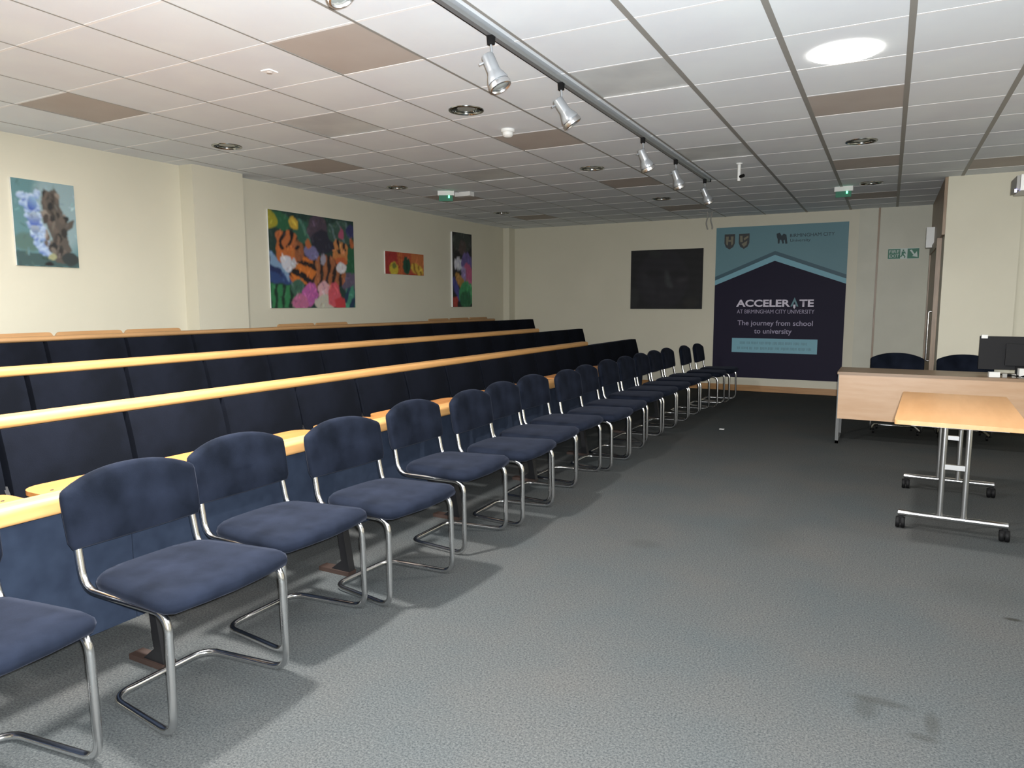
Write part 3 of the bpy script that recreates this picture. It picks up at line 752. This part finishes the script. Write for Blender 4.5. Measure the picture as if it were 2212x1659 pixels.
# ------------------------------------------------------------------ cantilever chairs
def chair_parts(root, casters=False):
    r = .0135
    P = [(-.512, .225, .735), (-.450, .232, .418), (.0, .238, .424), (.006, .243, .0135), (-.395, .197, .0135),
         (-.395, -.197, .0135), (.006, -.243, .0135), (.0, -.238, .424), (-.450, -.232, .418), (-.512, -.225, .735)]
    b = bmesh.new(); tube(b, fillet(P, .07, 8), r, 10)
    obj('frame', b, 'chrome', root, smooth=True)
    # seat pad
    def out():
        pts = []
        # straight-ish sides flaring to the front, round tongue at the back, gently bowed front edge
        N = 14
        for k in range(N + 1):
            a = math.pi / 2 + math.pi * k / N
            sx, sy = -math.cos(a), math.sin(a)
            x = -.345 - .105 * abs(sx) ** .8; y = .236 * (1 if sy > 0 else -1) * abs(sy) ** .55
            pts.append((x, y))
        pts += [(-.22, -.25), (-.1, -.26), (-.03, -.265), (.012, -.26), (.034, -.238)]
        pts += [(.046, -.12), (.05, 0), (.046, .12)]
        pts += [(.034, .238), (.012, .26), (-.03, .265), (-.1, .26), (-.22, .25)]
        return pts
    b = bmesh.new()
    pillow(b, out(), .058, .010, lambda u, v, h: Vector((u, v, .452 + h - .10 * max(0, u) - .018 * (-u) - (.5 * max(0, u + .02) ** 2 * 40) * .02)))
    obj('seat', b, 'velour', root, smooth=True)
    # back pad : local plane leans back
    o2 = []
    W = .262
    N = 14
    o2.append((-W + .012, -.003))
    o2 += [(-W, .02), (-W - .003, .10), (-W - .003, .180), (-W + .002, .196)]
    for k in range(N + 1):
        u = -.25 + .50 * k / N
        o2.append((u, .198 + .060 * (1 - abs(u / .262) ** 2.3)))
    o2 += [(W - .002, .196), (W + .003, .180), (W + .003, .10), (W, .02), (W - .012, -.003)]
    o2 += [(.12, -.008), (0, -.01), (-.12, -.008)]
    o2 = o2[::-1]
    b = bmesh.new()
    pillow(b, o2, .044, .006, lambda u, v, h: Vector((-.470 - .165 * v + h - .05 * (1 - (u / .27) ** 2) * .35, u, .562 + v)), rings=(1.0, .985, .95, .85, .6, .3))
    obj('backrest', b, 'velour', root, smooth=True)
    # screw plates under the seat
    for s in (1, -1):
        bb = B(-.2, s * .205 - .02, .425, -.12, s * .205 + .02, .434); obj('seat_bracket', bb, 'black_metal', root)
CH = [  # y, x of front feet, turn
 (.945, -2.07, .02, 'navy velour cantilever chair cut off by the left edge of the picture'),
 (1.615, -1.975, .0, 'nearest whole navy cantilever chair, in front of the beech rail'),
 (2.19, -2.07, .0, 'navy cantilever chair second from the left among the whole ones'),
 (2.735, -1.957, -.06, 'navy cantilever chair third from the left among the whole ones'),
 (3.48, -2.03, .0, 'navy cantilever chair fourth from the left among the whole ones'),
 (4.08, -1.98, .03, 'navy cantilever chair fifth from the left in the row along the beech rail'),
 (4.625, -2.04, .02, 'navy cantilever chair sixth from the left, half hidden by the fifth'),
 (5.19, -2.07, -.02, 'navy cantilever chair seventh from the left in the row'),
 (5.74, -1.99, .0, 'navy cantilever chair eighth from the left in the row'),
 (6.27, -2.03, .0, 'navy cantilever chair ninth from the left, almost hidden behind the eighth'),
 (6.98, -2.07, .0, 'navy cantilever chair tenth from the left, just past the last visible bit of rail'),
 (7.52, -2.06, .0, 'navy cantilever chair seventh from the far end of the row'),
 (8.07, -2.06, .0, 'navy cantilever chair sixth from the far end of the row'),
 (8.62, -2.06, .0, 'navy cantilever chair fifth from the far end of the row'),
 (9.16, -2.05, .0, 'navy cantilever chair third from the far end, shown against the cream wall'),
 (9.80, -1.98, .02, 'navy cantilever chair next to last at the far end of the row'),
 (10.36, -1.93, .0, 'last navy cantilever chair at the far end of the row beside the banner')]
CH[13] = CH[13][:3] + ('navy cantilever chair fourth from the far end of the row',)
CH[12] = CH[12][:3] + ('navy cantilever chair fifth from the far end of the row',)
CH[11] = CH[11][:3] + ('navy cantilever chair sixth from the far end of the row',)
grp = 'cantilever chairs in front of the beech rail'
y, x, rz, lab = CH[0]
c0 = empty('cantilever_chair', (x, y, 0), rz, label=lab, cat='chair', group=grp); chair_parts(c0)
for (y, x, rz, lab) in CH[1:]: dup(c0, (x, y, 0), rz, lab)
# two chairs behind the desk
d1 = dup(c0, (.125, 8.47, .028), -math.pi / 2 + .03, 'navy chair behind the desk, left of the one by the monitor', 'chairs behind the desk')
d2 = dup(c0, (.74, 8.50, .028), -math.pi / 2 - .03, 'navy chair behind the desk, partly hidden by the monitor', 'chairs behind the desk')
for d_ in (d1, d2):
    for (wx, wy) in ((-.36, .17), (-.36, -.17), (-.04, .21), (-.04, -.21)):
        b = bmesh.new(); lathe(b, [(.004, -.010), (.024, -.010), (.026, 0), (.024, .010), (.004, .010)], 16, mat4=Matrix.Translation((wx, wy, -.001)) @ Matrix.Rotation(math.pi / 2, 4, 'X'), c0=True, c1=True)
        obj('castor', b, 'black', d_, smooth=True)

# ------------------------------------------------------------------ fixed seating
PITCH, Y0S = .571, 1.570
ROWX = {2: (-3.30, .875, .14), 3: (-4.15, 1.015, .28), 4: (-5.0, 1.155, .42)}
def fixed_seat(x, ztop, zf, y):
    e = empty('auditorium_seat', (x, y, zf))
    h = ztop - zf
    hw = PITCH / 2 - .014
    # backrest : reclined, rounded slab in the x-z plane
    def slab(z0, z1, th, lean, n=6):
        f = [((lean * (z1 - (z0 + (z1 - z0) * k / n))), z0 + (z1 - z0) * k / n) for k in range(n + 1)]
        front = [(p[0] - .004 + .012 * math.sin(math.pi * k / n), p[1]) for k, p in enumerate(f)]
        back = [(p[0] - th, p[1]) for p in reversed(f)]
        return front + back
    b = bmesh.new(); prism(b, slab(.30, h, .07, .20), 1, -hw, hw)
    obj('backrest', b, 'seat_velour', e, smooth=True, bevel=.014)
    obj('back_shell', B(-.097, -hw - .012, .10, -.078, hw + .012, h - .002), 'panel_fabric', e, bevel=.003)
    b = bmesh.new(); prism(b, [(.08, .30), (.15, .28), (.19, .44), (.17, .46), (.13, .46)], 1, -hw + .02, hw - .02)
    obj('seat_pan', b, 'seat_velour', e, smooth=True, bevel=.014)
    b = bmesh.new(); prism(b, [(.02, 0), (.10, 0), (.12, .38), (.05, .5), (.0, .5)], 1, hw - .006, hw + .010)
    prism(b, [(-.10, 0), (.22, 0), (.22, .02), (-.10, .02)], 1, hw - .012, hw + .012)
    obj('leg', b, 'black_metal', e)
    return e
ORD = ['first', 'second', 'third', 'fourth', 'fifth', 'sixth', 'seventh', 'eighth', 'ninth', 'tenth', 'eleventh', 'twelfth', 'thirteenth', 'fourteenth', 'fifteenth', 'sixteenth']
proto = None
RN = {2: 'lowest', 3: 'middle', 4: 'highest'}
for row in (2, 3, 4):
    x, zt, zf = ROWX[row]
    ks = list(range({2: -1, 3: 0, 4: 1}[row], 15))
    n = len(ks)
    for a, k in enumerate(ks):
        yc = Y0S + PITCH * (k + .5)
        if a < n / 2:
            lab = 'dark blue fixed seat, %s seat row, %s from the left picture edge' % (RN[row], ORD[a])
        else:
            lab = 'dark blue fixed seat, %s seat row, %s from its far end' % (RN[row], ORD[n - 1 - a])
        if proto is None:
            proto = fixed_seat(x, zt, zf, yc); o = proto
            tag(o, lab, 'auditorium seat', 'fixed auditorium seats')
        else:
            o = dup(proto, (x, yc, zf), 0, lab)
# backrest heights are the same above their tiers, so one seat shape serves all three rows

def rail_profile(w_, h_):
    # x forward (+x towards the room), z up ; rounded nosing at the front
    pts = [(-w_, 0), (-.012, 0)]
    for k in range(7):
        a = -math.pi / 2 + math.pi / 2 * k / 6
        pts.append((-.018 + .018 * math.cos(a), .018 + .018 * math.sin(a)))
    for k in range(7):
        a = math.pi / 2 * k / 6
        pts.append((-.022 + .022 * math.cos(a) , h_ - .022 + .022 * math.sin(a)))
    pts.append((-w_, h_)); return pts

# front desk row (row 1)
fr = empty('front_bench', (-2.62, 0, 0), label='blue fabric front panel with thick beech rail behind the loose chairs', cat='bench front')
b = bmesh.new(); prism(b, rail_profile(.085, .068), 1, YB + .05, 8.4)
obj('rail', b, 'beech', fr, smooth=True, loc=(0, 0, .645))
b = bmesh.new()
y = -2.37
while y < 8.3:
    box(b, -.055, y + .002, .135, -.028, min(y + 1.02, 8.38) - .002, .645); y += 1.02
obj('front_panel', b, 'panel_fabric', fr, bevel=.003)
lp = None
y = .60
LEGY = [.60, 1.665, 2.73, 3.795, 4.915, 6.0, 7.27, 8.33]
for yy in LEGY:
    b = bmesh.new()
    prism(b, [(.222, .02), (.10, .022), (.168, .075), (.150, .215), (-.024, .215), (-.024, .255), (.182, .255)], 1, yy - .022, yy + .022)
    obj('leg', b, 'black_metal', fr)
for yy in LEGY:
    b = bmesh.new(); box(b, .02, yy - .03, 0, .222, yy + .03, .022); obj('foot_plate', b, 'brown_foot', fr, bevel=.004)
for k in range(-3, 17):
    y0 = 1.40 + .51 * k
    if y0 + .51 > 8.4: break
    b = bmesh.new(); prism(b, rounded(-.285, y0 + .028, -.087, y0 + .482, (.085, 0.004, .004, .085)), 2, 0, .018)
    o = obj('writing_tablet', b, 'beech_dark', fr, smooth=True, loc=(0, 0, .686), bevel=.003)
    b = bmesh.new()
    for s in (.085, .425):
        tube(b, [(-.15, y0 + s, .018), (-.15, y0 + s, .0195)], .006, 8)
    obj('screw', b, 'brown_foot', o)
# rails behind rows 2-4
RAILLAB = {2: 'long beech rail along the backs of the lowest row of fixed seats',
           3: 'long beech rail along the backs of the middle row of fixed seats',
           4: 'long beech rail with raised tablets along the highest row of seats, against the left wall'}
for row, yend in ((2, 8.25), (3, 8.6), (4, 8.9)):
    x, zt, zf = ROWX[row]
    e = empty('bench_rail', (x - .01, 0, zt), label=RAILLAB[row], cat='rail', group='beech rails behind the seat rows')
    b = bmesh.new(); prism(b, rail_profile(.085, .052 if row < 4 else .034), 1, YB + .05, yend)
    obj('rail', b, 'beech' if row < 4 else 'beech_shaded', e, smooth=True, loc=(0, 0, 0))
    if row == 4:
        up = [(2.33, 2.825), (2.835, 3.33), (3.34, 3.83), (4.86, 5.355), (5.365, 5.85), (7.35, 7.82), (7.84, 8.32), (8.34, 8.83)]
    else:
        up = []
    for (a, c) in up:
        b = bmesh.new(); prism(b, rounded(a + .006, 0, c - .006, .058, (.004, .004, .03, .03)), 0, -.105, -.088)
        obj('writing_tablet', b, 'beech_shaded', e, smooth=True)
    if not up:
        for k in range(0, 12):
            y0 = 1.57 + .571 * k
            b = bmesh.new(); prism(b, rounded(-.30, y0 + .03, -.10, y0 + .54, (.07, .004, .004, .07)), 2, .001, .017)
            obj('writing_tablet', b, 'beech_dark', e)

# ------------------------------------------------------------------ desk
dk = empty('desk', (.48, 7.68, 0), label='long beech desk with a full front panel at the right, below the monitor', cat='desk')
obj('desktop', B(-.90, 0, .700, 1.0, .60, .725), 'desk_edge', dk, bevel=.004)
obj('front_panel', B(-.885, .012, .255, .985, .030, .700), 'desk_wood', dk, bevel=.002)
for sx in (-.895, .955):
    b = bmesh.new(); box(b, sx, .015, 0.0, sx + .03, .06, .70); box(b, sx, .5, 0, sx + .03, .545, .70); box(b, sx, .015, .0, sx + .03, .545, .03)
    obj('leg_frame', b, 'grey_paint', dk, bevel=.003)

# ------------------------------------------------------------------ items on desk
mo = empty('monitor', (1.10, 7.98, .725), -.03, label='dark grey monitor seen from behind on the desk', cat='monitor')
obj('screen_shell', B(-.325, -.02, .055, .325, .025, .365), 'screen', mo, bevel=.008)
b = bmesh.new(); box(b, -.12, -.06, .10, .12, -.02, .30); obj('rear_housing', b, 'screen', mo, bevel=.015)
b = bmesh.new(); box(b, -.035, -.045, .0, .035, -.02, .12); box(b, -.12, -.09, 0, .12, .09, .012); obj('stand', b, 'black', mo, bevel=.004)
obj('webcam', B(-.315, -.028, .345, -.265, .03, .378), 'white', mo, bevel=.005)
def small_box(name, lab, cat, x, y, dx, dy, dz, m, rz=0, z=.725):
    o = obj(name, B(-dx / 2, -dy / 2, 0, dx / 2, dy / 2, dz), m, bevel=.004); o.location = (x, y, z); o.rotation_euler = (0, 0, rz)
    return tag(o, lab, cat)
small_box('power_adaptor', 'white power adaptor lying on the desk in front of the monitor', 'adaptor', .885, 7.80, .085, .05, .045, 'white', .1)
small_box('socket_block', 'small grey plug block on the desk right of the white adaptor', 'plug', .965, 7.79, .035, .04, .035, 'bar_grey', .0)
small_box('socket_block', 'small grey plug block on the desk, farther right of the two', 'plug', 1.035, 7.80, .03, .04, .032, 'bar_grey', .1)
pg = small_box('charger', 'white charger leaning against the monitor stand at the right edge', 'charger', 1.09, 7.80, .045, .045, .085, 'white', .2)
b = bmesh.new()
for k in range(4):
    pts = []
    rr = random.Random(20 + k)
    x0 = .90 + .07 * k
    for q in range(7):
        pts.append((x0 + .035 * q + rr.uniform(-.012, .012), 7.84 + .018 * k - .05 + .03 * math.sin(q + k), .731 + abs(.016 * math.sin(q * 1.3 + k))))
    tube(b, pts, .005, 6)
tag(obj('cable_tangle', b, 'black', smooth=True), 'tangle of black cables on the desk under the monitor', 'cables')

# ------------------------------------------------------------------ flip-top table
tb = empty('folding_table', (.42, 5.36, 0), math.radians(-2.6), label='small beech folding table on chrome castor feet in front of the desk', cat='table')
b = bmesh.new(); prism(b, rounded(-.325, -.76, .325, .76, (.02, .02, .02, .02)), 2, .705, .730); obj('tabletop', b, 'table_wood', tb, bevel=.004, smooth=True)
obj('under_frame', B(-.24, -.62, .682, .24, .62, .704), 'satin', tb, bevel=.004)
for s, yy in ((-1, -.42), (1, .68)):
    f = obj('leg_frame', tube(bmesh.new(), [(-.285, yy, .095), (.285, yy, .095)], .019, 12), 'chrome', tb, smooth=True)
    b = bmesh.new()
    for px in (-.062, .062):
        tube(b, [(px, yy, .1), (px, yy, .685)], .016, 12)
    obj('post', b, 'satin', f, smooth=True)
    b = bmesh.new(); box(b, -.062, yy - .012, .40, .062, yy + .012, .43)
    obj('cross_plate', b, 'satin', f, bevel=.003)
    b = bmesh.new(); box(b, -.10, yy - .03, .66, .10, yy + .03, .684)
    obj('top_plate', b, 'satin', f, bevel=.003)
    for px in (-.27, .27):
        b = bmesh.new()
        for dx in (-.014, .014):
            lathe(b, [(.006, -.012), (.032, -.012), (.036, -.005), (.036, .005), (.032, .012), (.006, .012)], 16, mat4=Matrix.Translation((px + dx, yy + .0, .036)) @ Matrix.Rotation(math.pi / 2, 4, 'Y'), c0=True, c1=True)
        box(b, px - .012, yy - .012, .03, px + .012, yy + .012, .08)
        obj('castor', b, 'black', tb, smooth=True)

# small scrap on the carpet far back
tag(obj('paper_scrap', B(-1.61, 7.96, 0.0005, -1.56, 8.0, .004), 'bar_white'), 'tiny pale scrap lying on the carpet near the far chairs', 'paper')
